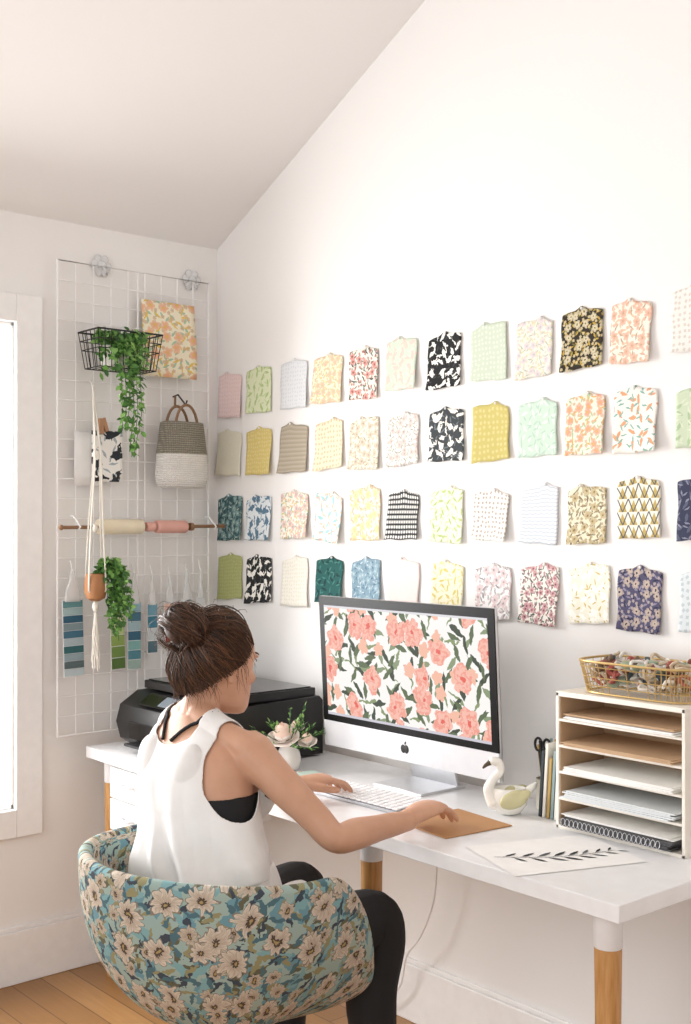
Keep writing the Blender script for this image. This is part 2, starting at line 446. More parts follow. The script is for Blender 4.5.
# black wire basket with trailing fern
b = MB(); x0, x1, y0, y1, zb, zt = .035, .17, -.575, -.335, 1.985, 2.105
def rr_(z, sh):
    return [(x0+sh, y0+sh, z), (x0+sh, y1-sh, z), (x1-sh, y1-sh, z), (x1-sh, y0+sh, z), (x0+sh, y0+sh, z)]
b.tube(rr_(zt, 0), .003); b.tube(rr_((zt+zb)/2, .008), .0016); b.tube(rr_(zb, .016), .002); b.tube(rr_(zt-.03, .003), .0016)
for i in range(0, 11):
    f_ = i/10
    for (xa) in (x0, x1):
        sg = 1 if xa == x0 else -1
        ya = y0+(y1-y0)*f_; yb = y0+.016+(y1-y0-.032)*f_
        b.tube([(xa, ya, zt), (xa+sg*.016, yb, zb)], .0015, n=5)
    if i % 2 == 0:
        for ya, sg in ((y0, 1), (y1, -1)):
            xa = x0+(x1-x0)*f_; xb = x0+.016+(x1-x0-.032)*f_
            b.tube([(xa, ya, zt), (xb, ya+sg*.016, zb)], .0015, n=5)
    yb = y0+.016+(y1-y0-.032)*f_; b.tube([(x0+.016, yb, zb), (x1-.016, yb, zb)], .0015, n=5)
b.build('wire_basket', M_black)
b = MB(); st = []
for i in range(12):
    y = -.55+.017*i*.8; x = random.uniform(.08, .16); h = random.uniform(.04, .08)
    st.append([(.10, -.49, 2.02), (x, y, 2.07+h*.6), (x+.02, y+.01, 2.09), (x+.045, y, 1.99+random.uniform(-.04, .03))])
for i in range(6):
    y = -.515+.014*i; e = random.uniform(1.68, 1.80)
    st.append([(.13, y, 2.05), (.185, y, 2.07), (.195, y+.01, 1.96), (.19, y+.018, (e+1.97)/2), (.18, y*.6-.47*.4+.005, e)])
b.lathe([(.03, 1.99), (.045, 1.995), (.052, 2.06), (.046, 2.06), (.04, 2.04)], (.10, -.48, 0), 4)
foliage(b, st, 58, .026, .014, .008)
b.build('trailing_fern', GREENS+[pm('#e6e2da', .6)])
# orange floral art print
m_or = swatmat('floral', '#f3e9cf', '#f0a070', '#9fc4a8', '#e8c350', 20, 91, .1)
b = MB(); b.grid(lambda u, v: (.036+.012*(1-v)*u, -.335+.215*u+.004*sin(v*4), 1.985+.262*v), 10, 10, 0, lambda u, v: (u*.21, v*.26))
b.build('floral_art_print', m_or, solid=.002)
# woven basket bag
def weave(name, a, c_):
    m_ = N(name, .9)
    o_ = m_.tc('Object'); wz = m_.node('ShaderNodeTexWave', {'Vector': o_, 'Scale': 42.0, 'Distortion': 2.5, 'Detail': 2.0, 'Detail Scale': 3.0}, bands_direction='Z')
    wy = m_.node('ShaderNodeTexWave', {'Vector': o_, 'Scale': 45.0, 'Distortion': 3.0, 'Detail': 2.0}, bands_direction='Y')
    f_ = m_.m('MULTIPLY', wz.outputs['Fac'], m_.m('MULTIPLY_ADD', wy.outputs['Fac'], .6, .4))
    m_.col(m_.mix(f_, C(a), C(c_))); m_.bump(f_, .7, .005); return m_.mat
mw1 = weave('woven_seagrass', '#6f6b60', '#b3ac9c'); mw2 = weave('woven_white', '#dcd9d3', '#f7f5f2')
b = MB(); bc = (.085, -.205)
b.loft([(bc[0], bc[1], z, d, w) for z, d, w in ((1.598, .035, .075), (1.602, .045, .09), (1.63, .052, .098), (1.715, .052, .094))], 1, e=2.6)
b.loft([(bc[0], bc[1], z, d, w) for z, d, w in ((1.715, .0525, .0945), (1.75, .050, .090), (1.80, .045, .084), (1.825, .043, .080), (1.827, .036, .073), (1.80, .036, .073))], 0, e=2.6)
for xo in (-.03, .03):
    b.tube([(bc[0]+xo, bc[1]+.045*cos(t), 1.80+.085*sin(t)) for t in [pi*i/14 for i in range(15)]], .005, 2)
b.tube([(.028, bc[1], 1.92), (.06, bc[1], 1.925), (.11, bc[1], 1.885), (.118, bc[1], 1.90)], .003, 3)
b.tube([(.04, bc[1], 1.885), (.05, bc[1]-.005, 1.92)], .004, 2)
b.build('woven_basket_bag', [mw1, mw2, pm('#8a6a50', .8), M_black], ang=60)
# botanical print with clip
m_bo = swatmat('birds', '#f4f2ee', '#2b3138', '#a9b4bc', '#333333', 15, 92)
b = MB(); b.grid(lambda u, v: (.036, -.59+.12*u, 1.60+.18*v), 4, 4, 0, lambda u, v: (u*.5, v*.1))
b.grid(lambda u, v: (.042+.01*u, -.53+.11*u, 1.615+.17*v), 6, 6, 1, lambda u, v: (u*.11, v*.17))
b.obox((.05, -.50, 1.80), (.012, .014, .05), None, 2); b.obox((.05, -.485, 1.805), (.010, .012, .045), Matrix.Rotation(.3, 3, 'X'), 2)
b.build('botanical_art_print', [M_wh2, m_bo, pm('#b98b6a', .6)], solid=.0015)
# dowel with fabric rolls
b = MB(); b.tube([(.085, -.66, 1.462), (.085, -.035, 1.466)], .006, 0, 10)
b.ell((.085, -.662, 1.462), .009, 0); b.ell((.085, -.033, 1.466), .009, 0)
for y in (-.60, -.07): b.tube([(.028, y, 1.50), (.05, y, 1.50), (.085, y, 1.474), (.097, y, 1.464), (.085, y, 1.455)], .003, 3)
def roll(ya, yb, r, mi):
    b.lathe([(.01, 0), (r*.93, 0), (r, .004), (r, yb-ya-.004), (r*.93, yb-ya), (.01, yb-ya)], (.085, ya, 1.464), mi, R=Matrix.Rotation(-pi/2, 3, 'X'))
roll(-.53, -.365, .025, 1); roll(-.35, -.315, .016, 2); roll(-.31, -.19, .022, 2); roll(-.175, -.16, .014, 0)
b.build('dowel_with_fabric_rolls', [pm('#8a6647', .5), pm('#e8dcc2', .8), pm('#dba79a', .8), M_wire])
# macrame plant hanger
b = MB(); px_, py_, pz_ = .125, -.560, 1.27
b.tube([(.034, py_+.03, 1.95), (.06, py_+.02, 1.94), (.08, py_+.015, 1.92)], .003, 0)
for i in range(4):
    a = i*pi/2+.5; ox, oy = .036*cos(a), .036*sin(a)
    b.tube([(.08, py_+.015, 1.925), (px_-.005+ox*.35, py_+oy*.35+.01, 1.70), (px_+ox*.8, py_+oy*.8, 1.45), (px_+ox*1.05, py_+oy*1.05, 1.31), (px_+ox*1.08, py_+oy*1.08, 1.26), (px_, py_, 1.215)], .0030, 0)
for z in (1.70, 1.46): b.ell((px_-.003, py_, z), (.009, .009, .014), 0)
b.ell((px_, py_, 1.205), (.011, .011, .018), 0)
for i in range(14):
    a = i*.55; b.tube([(px_, py_, 1.20), (px_+.010*cos(a), py_+.010*sin(a), 1.12), (px_+.013*cos(a*1.3), py_+.014*sin(a*1.3), 1.02+random.uniform(-.03, .03))], .0018, 0, 6)
b.lathe([(.012, 1.222), (.030, 1.232), (.038, 1.262), (.035, 1.296), (.029, 1.312), (.025, 1.312), (.02, 1.29)], (px_, py_, 0), 1)
st = []
for i in range(18):
    a = random.uniform(-1.0, 1.7); rr = random.uniform(.03, .085)
    st.append([(px_, py_, 1.29), (px_+.3*rr*cos(a), py_+rr*.6, 1.355), (px_+rr*.8*cos(a), py_+rr*.9, 1.31), (px_+rr*cos(a), py_+.01+rr*.95, random.uniform(1.09, 1.24))])
foliage(b, st, 62, .022, .014, .009, 2)
b.build('macrame_hanging_planter', [pm('#e9e4da', .9), pm('#a8744a', .6)]+GREENS)
# paint colour strips
strips = [(-.606, 1.224, .975, .070, ['#5f8f94', '#9fb9bd', '#2c5a73', '#7d9299', '#3d6a82', '#a9bac0', '#2e6267', '#8fa3ab', '#55686c', '#b7c6cb']),
 (-.442, 1.178, .985, .05, ['#e8e6c8', '#b4c48a', '#8faa5a', '#6f8d45', '#557337']),
 (-.375, 1.207, .98, .048, ['#8fb5c4', '#3f6f86', '#a7c3cc', '#2f6078', '#7fb1ae', '#4f8794', '#9fb8b0']),
 (-.305, 1.20, 1.03, .036, ['#6fa0b5', '#3f7f96', '#c5cdd0', '#51707c']),
 (-.235, 1.20, 1.06, .042, ['#f0c3b2', '#e08a70', '#b5573f', '#913b33']),
 (-.165, 1.21, 1.05, .042, ['#d8e9e6', '#9cc7c6', '#5b9aa4', '#34677a']),
 (-.108, 1.215, 1.09, .03, ['#d7d9da', '#9fb0b5', '#71828a'])]
ncl = N('clear_holder', .15); ncl.col(ncl.mix(ncl.noise(ncl.tc('Object'), 20, 2), C('#e9eced'), C('#f4f5f5'))); ncl.b.inputs['Alpha'].default_value = .55
parts = []
for i, (y, zt, zb, w, cs) in enumerate(strips):
    b = MB(); R = Matrix.Rotation(random.uniform(-.06, .06), 3, 'X')
    n_ = len(cs); h = (zt-zb)/n_; base = V((.055, y, zt))
    for k, c in enumerate(cs):
        b.obox(base+R@V((0, 0, -h*(k+.5))), (.003, w, h*.93), R, k)
    b.obox(base+R@V((-.002, 0, -(zt-zb)/2)), (.003, w*1.04, (zt-zb)*1.02), R, n_)
    b.loft([(.055, y, zt-.005, .006, w*.42), (.055, y, zt+.03, .007, w*.38), (.055, y, zt+.06, .006, w*.2), (.055, y, zt+.095, .004, w*.10), (.055, y, zt+.10, .003, .003)], n_+1, n=16)
    b.tube([(.055, y, zt+.09), (.042, y, zt+.13), (.034, y, zt+.125)], .002, n_)
    parts.append(b.build('strip_%d' % (i+1), [pm(c, .6) for c in cs]+[M_wh2, ncl.mat]))
group('paint_swatch_strips', parts)

# ------------------------------------------------------------------ desk
DZ, DY0, DX0, DX1 = .745, -.570, .078, 2.190
b = MB(); b.box((DX0, DY0, DZ-.036), (DX1, -.02, DZ)); top = b.build('desk_top', M_white, bevel=.002)
legs = []
for i, (x, y) in enumerate(((.150, -.51), (.150, -.08), (1.36, -.46), (2.118, -.508), (2.118, -.08))):
    b = MB()
    b.lathe([(.029, DZ-.037), (.029, DZ-.110), (.0275, DZ-.112)], (x, y, 0), 0)
    b.lathe([(.0275, DZ-.111), (.020, .012), (.018, 0)], (x, y, 0), 1)
    b.lathe([(.045, DZ-.036), (.045, DZ-.042), (.03, DZ-.043)], (x, y, 0), 0)
    legs.append(b.build('leg_%d' % (i+1), [M_white, M_oak]))
group('desk', [top]+legs)
b = MB(); b.box((.22, -.55, .50), (.46, -.10, .705), 0)
b.box((.223, -.562, .605), (.457, -.55, .700), 0); b.box((.223, -.562, .503), (.457, -.55, .600), 0)
b.tube([(.31, -.562, .655), (.31, -.578, .655), (.37, -.578, .655), (.37, -.562, .655)], .004, 1); b.tube([(.31, -.562, .55), (.31, -.578, .55), (.37, -.578, .55), (.37, -.562, .55)], .004, 1)
b.build('drawer_unit', [M_wh2, M_alu], bevel=.002)
b = MB(); b.limb([(1.19, -.05, .705), (1.19, -.06, .60), (1.188, -.06, .48), (1.17, -.06, .38), (1.12, -.06, .28), (1.06, -.055, .21), (1.02, -.05, .10), (.9, -.05, .01)], [.003]*8, n=8)
b.build('power_cable', M_wh2)

# ------------------------------------------------------------------ printer
b = MB(); prof = [(-.45, .752), (-.485, .775), (-.50, .83), (-.485, .885), (-.42, .925), (-.09, .935), (-.075, .92), (-.075, .752)]
x0, x1 = .15, .70
vs = [(x0, y, z) for y, z in prof]+[(x1, y, z) for y, z in prof]; k = len(prof)
b.add(vs, [tuple(range(k)), tuple(reversed(range(k, 2*k)))]+[(i, i+k, (i+1) % k+k, (i+1) % k) for i in range(k)], 0)
b.box((.17, -.405, .932), (.68, -.09, .958), 0)
b.box((.18, -.395, .958), (.67, -.10, .962), 1)
b.box((.24, -.505, .785), (.58, -.48, .84), 1)
b.box((.26, -.535, .768), (.56, -.47, .776), 2)
b.obox((.42, -.462, .912), (.30, .06, .006), Matrix.Rotation(radians(32), 3, 'X'), 1)
b.obox((.42, -.464, .914), (.08, .045, .006), Matrix.Rotation(radians(32), 3, 'X'), 3)
for i in range(4): b.obox((.52+.022*i, -.464, .914), (.012, .012, .006), Matrix.Rotation(radians(32), 3, 'X'), 2)
for x in (.19, .66):
    for y in (-.42, -.12): b.lathe([(.012, .745), (.012, .754)], (x, y, 0), 2)
b.build('inkjet_printer', [M_black, M_blackg, pm('#2a2b2d', .4), pm('#6a727a', .2)], bevel=.006, seg=3)

# ------------------------------------------------------------------ computer
mx0, mx1, mz0, mz1, my = .864, 1.558, .820, 1.262, -.195
T = Matrix.Translation(V((0, my, mz0)))@Matrix.Rotation(radians(3.2), 4, 'X')
def panel(fn):
    b = MB(); fn(b); b.xf(T); return b
Wm, Hm = mx1-mx0, mz1-mz0; xm = (mx0+mx1)/2
def f1(b):
    b.box((mx0, -.004, 0), (mx1, .006, Hm))
    b.grid(lambda u, v: (mx0+Wm*u, .006+.045*(sin(pi*u)**.6)*(sin(pi*v)**.6), Hm*v), 20, 16)
shell = panel(f1).build('aluminium_body', M_alu, bevel=.002)
nbz = N('glass_bezel', .35); nbz.col(C('#08080a')); nbz.b.inputs['Specular IOR Level'].default_value = .2
def f2(b): b.box((mx0+.0005, -.0075, .075), (mx1-.0005, -.003, Hm-.0005))
blk = panel(f2).build('glass_bezel', nbz.mat)
ns = N('screen_floral', .5); ns.b.inputs['Specular IOR Level'].default_value = .1; uv = ns.tc('UV')
base = C('#fdfaf6')
l1, _ = ns.leaf(uv, 15, .47, .11, 1.3, .9, .3); l2, _ = ns.leaf(uv, 17, .46, .12, 7.7, .9, .3); l3, _ = ns.leaf(uv, 12, .49, .05, 4.1, .9, .5); l4, c4 = ns.leaf(uv, 17, .46, .13, 27.7, .9, .3)
f_a, r_a, c_a, th = ns.flower(uv, 11.0, .43, 5, 2.2, .25, .75, .45)
f_b, r_b, c_b, th2 = ns.flower(uv, 17, .36, 5, 8.8, .3, .9, .3)
x = ns.mix(l3, base, C('#8a9a6c')); x = ns.mix(ns.m('MULTIPLY', l4, ns.m('GREATER_THAN', c4, .5)), x, C('#8d9c78'))
x = ns.mix(l1, x, C('#3c4837')); x = ns.mix(l2, x, C('#5d6d4c'))
wc = ns.noise(uv, 70, 3)
ring = ns.m('SINE', ns.m('ADD', ns.m('MULTIPLY', r_a, 9.0), ns.m('ADD', ns.m('MULTIPLY', th, 2.0), ns.m('MULTIPLY', wc, 16.0))))
pk = ns.mix(ns.m('GREATER_THAN', ring, .1), C('#f9b8a6'), C('#f28a76'))
pk = ns.mix(ns.m('MULTIPLY', wc, .5), pk, C('#fcd8ca'))
x = ns.mix(ns.m('MULTIPLY', f_b, ns.m('GREATER_THAN', c_b, .65)), x, C('#f8bfa6'))
fa2 = ns.m('MULTIPLY', f_a, ns.m('GREATER_THAN', c_a, .26))
x = ns.mix(fa2, x, pk)
x = ns.mix(ns.m('MULTIPLY', fa2, ns.m('LESS_THAN', r_a, .2)), x, C('#ea675a'))
X, Y = ns.sep(uv)
x = ns.mix(ns.m('GREATER_THAN', Y, .306), x, C('#e4e2e6')); x = ns.mix(ns.m('LESS_THAN', Y, .007), x, C('#d3cfd9'))
ns.col((0.02, .02, .02, 1)); ns.set(ns.b.inputs['Emission Color'], x); ns.b.inputs['Emission Strength'].default_value = .95
SWd = Wm-.046
def f3(b): b.grid(lambda u, v: (mx0+.023+SWd*u, -.0082, .094+.322*v), 2, 2, 0, lambda u, v: (u*.65, v*.312))
scr = panel(f3).build('display', ns.mat)
def f4(b): b.box((mx0+.0005, -.0078, 0), (mx1-.0005, -.003, .0745))
chin = panel(f4).build('chin', pm('#dcdde1', .35, .2, name='chin_silver'), bevel=.001)
def f5(b):
    b.ell((xm-.006, -.0082, .036), (.010, .001, .012)); b.ell((xm+.006, -.0082, .036), (.010, .001, .012)); b.ell((xm+.003, -.0082, .053), (.003, .001, .005), R=Matrix.Rotation(.5, 3, 'Y'))
mark = panel(f5).build('chin_mark', M_black)
b = MB()
b.box((xm-.095, -.235, DZ), (xm+.095, -.065, DZ+.007))
ang_pts = [(-.080, DZ+.006), (-.090, DZ+.03), (-.125, DZ+.14), (-.165, DZ+.25), (-.172, DZ+.25), (-.132, DZ+.14), (-.098, DZ+.03), (-.090, DZ+.006)]
k = len(ang_pts); vs = [(xm-.09, y, z) for y, z in ang_pts]+[(xm+.09, y, z) for y, z in ang_pts]
b.add(vs, [tuple(reversed(range(k))), tuple(range(k, 2*k))]+[((i+1) % k, (i+1) % k+k, i+k, i) for i in range(k)])
stand = b.build('stand', M_alu, bevel=.001)
group('desktop_computer', [shell, blk, scr, chin, mark, stand])
# keyboard
kc = V((1.205, -.365, DZ)); b = MB()
Rk = Matrix.Rotation(radians(1.5), 3, 'Z')@Matrix.Rotation(radians(3), 3, 'X')
b.obox(kc+V((0, 0, .008)), (.42, .122, .008), Rk, 0)
for r in range(6):
    for c in range(18):
        if r == 0 and 4 <= c <= 8:
            if c == 6: b.obox(kc+Rk@V((-.2+.0225*(c+.5)-.0, -.05, .016)), (.105, .016, .004), Rk, 1)
            continue
        b.obox(kc+Rk@V((-.2+.0225*(c+.5)-.002, -.05+.0195*r, .016)), (.0185, .0155, .004), Rk, 1)
b.build('keyboard', [pm('#b9bbc0', .4, .3), pm('#f5f5f6', .5)], bevel=.0012)
b = MB(); b.obox((1.556, -.372, DZ+.002), (.20, .205, .003), Matrix.Rotation(radians(-6), 3, 'Z'))
b.build('leather_mouse_pad', pm('#b98a5c', .6, bump=.2, name='tan_leather'), bevel=.001)

# ------------------------------------------------------------------ paper tray organiser
TX0, TX1, TY0, TY1, TZ = 1.738, 2.095, -.205, -.022, 1.07
M_cream = pm('#efe9de', .6, name='cream_board'); M_kraft = pm('#c9a886', .8, name='kraft')
b = MB()
b.box((TX0, TY0, DZ), (TX0+.009, TY1, TZ)); b.box((TX1-.009, TY0, DZ), (TX1, TY1, TZ)); b.box((TX0, TY0, TZ-.010), (TX1, TY1, TZ+.002)); b.box((TX0, TY1-.006, DZ), (TX1, TY1, TZ)); b.box((TX0, TY0, DZ), (TX1, TY1, DZ+.008))
parts = [b.build('frame', M_cream, bevel=.0015)]
b = MB()
zs = [DZ+.012+.0625*i for i in range(5)]
for i, z in enumerate(zs):
    if i: b.box((TX0+.009, TY0-.0, z-.006), (TX1-.009, TY1-.006, z), 0)
b.box((TX0+.009, TY0+.004, DZ+.008), (TX0+.011, TY1-.006, TZ-.01), 1); b.box((TX0+.009, TY1-.009, DZ+.008), (TX1-.009, TY1-.006, TZ-.01), 1)
parts.append(b.build('shelves', [M_cream, M_kraft], bevel=.001))
b = MB()
def sheets(z, n, mi, ext, th=.0022):
    for j in range(n):
        r_ = random.uniform(-.02, .02)
        b.obox(((TX0+TX1)/2+random.uniform(-.01, .01), (TY0+TY1)/2-ext/2-.004, z+th*(j+.5)), (.30, TY1-TY0-.02+ext, th*.85), Matrix.Rotation(r_, 3, 'Z'), mi)
sheets(zs[4]+.001, 3, 0, .010); sheets(zs[3]+.001, 4, 1, .014); sheets(zs[2]+.001, 6, 0, .018); sheets(zs[1]+.001, 5, 2, .014, .004); sheets(zs[0], 4, 3, .022, .005)
sheets(zs[4]+.009, 2, 1, .004); sheets(zs[0]+.021, 2, 0, .012)
for j in range(22): 
    b.tube([(TX0+.04+.0125*j+.003*cos(t), TY0-.023+.004*cos(t), zs[0]+.012+.009*sin(t)) for t in [2*pi*q/8 for q in range(9)]], .0007, 4, 5)
parts.append(b.build('papers', [pm('#f5f4f0', .8), M_kraft, pm('#d6dadb', .7), pm('#4a4a4d', .6), M_alu]))
group('paper_tray_organizer', parts)
# gold wire basket on top
m_gold = pm('#cdb077', .35, .7, name='gold_wire')
b = MB(); gx0, gx1, gy0_, gy1_, z0, z1 = 1.778, 2.09, -.20, -.03, TZ+.006, TZ+.080
def rnd(z, s, n=28):
    out = []
    cx, cy = (gx0+gx1)/2, (gy0_+gy1_)/2; hx, hy = (gx1-gx0)/2-s, (gy1_-gy0_)/2-s
    for i in range(n+1):
        t = 2*pi*i/n; a, c = cos(t), sin(t)
        out.append(V((cx+hx*math.copysign(abs(a)**.45, a), cy+hy*math.copysign(abs(c)**.45, c), z)))
    return out
b.tube(rnd(z1, 0, 56), .0030, 0); b.tube(rnd(z1-.012, .001, 56), .0013, 0, 5); b.tube(rnd((z0+z1)/2, .007, 56), .0013, 0, 5); b.tube(rnd(z0+.017, .011, 56), .0013, 0, 5); b.tube(rnd(z0, .015, 56), .0025, 0)
A, B_ = rnd(z1, 0, 56), rnd(z0, .015, 56)
for i in range(56): b.tube([A[i], B_[i]], .0012, 0, 5)
wb = b.build('wire_frame', m_gold)
b = MB(); cl = ['#f0ece4', '#8a5446', '#c9b79c', '#4a565c', '#b8665c', '#7b6550', '#dcd6cc', '#9bab93']
for i in range(110):
    p = V((random.uniform(gx0+.035, gx1-.035), random.uniform(gy0_+.035, gy1_-.035), random.uniform(z0+.018, z1+.006)))
    R = Matrix.Rotation(random.uniform(0, 3), 3, V((random.random()+.1, random.random(), random.random())))
    if i % 2: b.ell(p, (.016, .010, .006), i % 8, R, 12, 8)
    else: b.tube([p+R@V((.018*cos(t), .012*sin(t), .003*sin(3*t))) for t in [6.28*q/12 for q in range(12)]], .0040, i % 8, 6)
cont = b.build('fabric_scraps', [pm(c, .8) for c in cl])
group('gold_wire_basket', [wb, cont])

# ------------------------------------------------------------------ swan planter
b = MB(); sc = V((1.585, -.20, DZ)); ax = V((.649, .76, 0)).normalized(); sdv = V((ax.y, -ax.x, 0))
Rs = Matrix((ax, -sdv, V((0, 0, 1)))).transposed()
b.lathe([(.25, 0), (.6, .006), (.92, .025), (1.0, .045), (.93, .062), (.85, .068), (.8, .062), (.6, .04)], sc, 0, 28, sx=.048, sy=.034, R=Rs)
def sp(a, z, s=0): return sc+ax*a+V((0, 0, z))+sdv*s
b.limb([sp(-.036, .035), sp(-.050, .062), sp(-.040, .088), sp(-.022, .108), sp(-.026, .130), sp(-.040, .134)], [.022, .015, .011, .010, .011, .011], 0)
b.limb([sp(-.046, .131), sp(-.058, .124), sp(-.064, .118)], [.0075, .005, .003], 1, 10)
b.limb([sp(.035, .05), sp(.055, .066), sp(.066, .078)], [.014, .010, .005], 0, 10)
for s_ in (-1, 1):
    b.ell(sp(.008, .044, .030*s_), (.037, .010, .022), 2, Rs@Matrix.Rotation(-.35, 3, 'Y'))
    b.ell(sp(.026, .052, .031*s_), (.026, .009, .013), 2, Rs@Matrix.Rotation(-.5, 3, 'Y'))
b.ell(sp(-.050, .134, .009), .002, 1, n=8, m=6); b.ell(sp(-.050, .134, -.009), .002, 1, n=8, m=6)
b.build('ceramic_swan_planter', [pm('#f4f2ea', .2, name='glazed_white'), pm('#4a3a22', .3), pm('#cbc59a', .25)], ang=60)
b = MB()
for i, (c, h) in enumerate((('#3b4348', .165), ('#e8e4da', .185), ('#b89a5c', .15), ('#8fa3a6', .17), ('#f2efe8', .19))):
    b.obox((1.655+.0125*i, -.095, DZ+h/2+.001), (.008, .13, h), Matrix.Rotation(radians(4), 3, 'Y'), i)
b.build('upright_notebooks', [pm(c, .7) for c in ('#3b4348', '#e8e4da', '#b89a5c', '#8fa3a6', '#f2efe8')], bevel=.001)
b = MB(); cc = (1.612, -.085, DZ)
b.lathe([(.02, 0), (.027, .002), (.029, .08), (.026, .08), (.024, .01)], cc, 0)
for i in range(9):
    a = i*.9; x_, y_ = .012*cos(a), .012*sin(a)
    b.tube([(cc[0]+x_*.4, cc[1]+y_*.4, DZ+.01), (cc[0]+x_*1.9, cc[1]+y_*1.9, DZ+.15+.014*(i % 3))], [.0038, .0038], 1+i % 4, 8)
for s_ in (-1, 1):
    o_ = V((cc[0]-.005+.014*s_, cc[1]-.012, DZ+.165)); b.tube([o_+V((.011*cos(t), 0, .016*sin(t))) for t in [2*pi*q/14 for q in range(15)]], .0035, 4, 8)
b.tube([(cc[0], cc[1]-.01, DZ+.04), (cc[0]-.015, cc[1]-.012, DZ+.15)], .004, 4); b.tube([(cc[0], cc[1]-.01, DZ+.04), (cc[0]+.008, cc[1]-.012, DZ+.15)], .004, 4)
b.build('pencil_cup', [pm('#d9d2c0', .4), pm('#c7a24c', .4), pm('#22262a', .4), pm('#9fb7b4', .5), pm('#161718', .3)])

# ------------------------------------------------------------------ art print with branch on desk
pc = V((1.885, -.392, DZ)); Rp = Matrix.Rotation(radians(-21), 3, 'Z')
b = MB(); b.grid(lambda u, v: pc+Rp@V((.240*(u-.5), .315*(v-.5), .0012+.003*max(0, u-.8)**2)), 12, 12, 0)
def q3(x, y): return pc+Rp@V((x, y, .0022))
NS = 16
stem = [q3(-.020+.045*t+.022*sin(t*3.3), -.135+.275*t) for t in [i/NS for i in range(NS+1)]]
for i in range(NS):
    d = (stem[i+1]-stem[i]).normalized(); s_ = d.cross(V((0, 0, 1)))*.0009
    b.add([stem[i]-s_, stem[i]+s_, stem[i+1]+s_, stem[i+1]-s_], [(0, 1, 2, 3)], 1)
for i in range(2, NS+1, 2):
    d = (stem[i]-stem[i-1]).normalized()
    for s_ in (-1, 1):
        j = i if s_ == 1 else i-1
        dd = (d*1.0+d.cross(V((0, 0, 1)))*s_*random.uniform(.65, 1.0)).normalized(); L = .052*(1-.45*abs(i-7)/9); w_ = dd.cross(V((0, 0, 1)))
        p = stem[j]+dd*.006; vs = [p, p+dd*L*.3+w_*L*.11, p+dd*L*.65+w_*L*.12, p+dd*L, p+dd*L*.65-w_*L*.08, p+dd*L*.3-w_*L*.09]
        b.add(vs, [(5, 4, 3, 2, 1, 0)], 1+(i % 3 == 0))
        s2 = dd.cross(V((0, 0, 1)))*.0006; b.add([stem[j]-s2, stem[j]+s2, p+s2, p-s2], [(0, 1, 2, 3)], 1)
b.build('leaf_branch_art_print', [pm('#f8f7f5', .7), pm('#23282a', .8), pm('#565c60', .8)], smooth=False)

# ------------------------------------------------------------------ flowers + notepad
b = MB(); vc = V((.800, -.290, DZ))
b.lathe([(.022, 0), (.032, .004), (.038, .03), (.034, .052), (.026, .066), (.029, .074), (.025, .074), (.022, .06)], vc, 4)
def rose(c, R, mi, tilt=(.25, -.35)):
    c = V(c); Rt = Matrix.Rotation(-tilt[1], 3, 'X')@Matrix.Rotation(tilt[0], 3, 'Y')
    K = 7
    b.ell(c+Rt@V((0, 0, -R*.05)), (R*.62, R*.62, R*.55), mi+1, Rt)
    for k in range(K):
        n_ = 3+(k+1)//2; rr = R*(.22+.78*k/(K-1)); fl = max(0, (k-3)/3)
        for i in range(n_):
            a0 = 2*pi*i/n_+k*.9+random.uniform(-.15, .15)
            def f(u, v, a0=a0, rr=rr, fl=fl, n_=n_, k=k):
                w = abs(u-.5)*2
                a = a0+(u-.5)*2*(pi/n_*1.35)*(.6+.4*sin(pi*min(1, v*.8+.15)))
                r_ = rr*(.30+.70*sin(min(v*1.9, 1.7)))*(1-.05*w*w)*(1+.05*(u-.5)) + fl*rr*.16*v**3 - (1-fl)*rr*.35*v**2
                z = R*(-.70+v*(1.32-.16*k))-R*.14*w**3*v-fl*R*.14*v**4
                return c+Rt@V((r_*cos(a), r_*sin(a), z))
            b.grid(f, 7, 8, mi+(1 if k < 3 else 0))
rose(vc+V((.002, -.024, .118)), .044, 5); rose(vc+V((-.060, -.012, .092)), .027, 5); rose(vc+V((.050, .030, .098)), .026, 5); rose(vc+V((-.02, .045, .128)), .022, 5)
for i in range(22):
    a = random.uniform(0, 6.28); el_ = random.uniform(.05, 1.1); L = random.uniform(.08, .16)
    d = V((cos(a)*cos(el_), sin(a)*cos(el_), sin(el_))); p0 = vc+V((0, 0, .068))
    b.tube([p0, p0+d*L*.6, p0+d*L+V((0, 0, -.006))], .0012, 2, 5)
    for j in range(8):
        p = p0+d*L*(.45+.07*j)
        b.leaf(p, d+V((random.uniform(-.9, .9), random.uniform(-.9, .9), random.uniform(-.3, .7))), V((0, 0, 1)), .017, .008, j % 4)
b.build('rose_bouquet_in_vase', GREENS+[pm('#f1efea', .25), pm('#fbf0e8', .6), pm('#f9dccb', .6)], ang=80)
b = MB()
for i, (c, s_) in enumerate((('#f2efe8', .15), ('#e7b7a0', .12), ('#b9cfc4', .10))):
    b.obox((.93+.012*i, -.36+.015*i, DZ+.003+.005*i), (s_, s_*.72, .005), Matrix.Rotation(.3-.25*i, 3, 'Z'), i)
b.build('notepad_stack', [pm('#f2efe8', .8), pm('#e7b7a0', .8), pm('#b9cfc4', .8)], bevel=.0008)

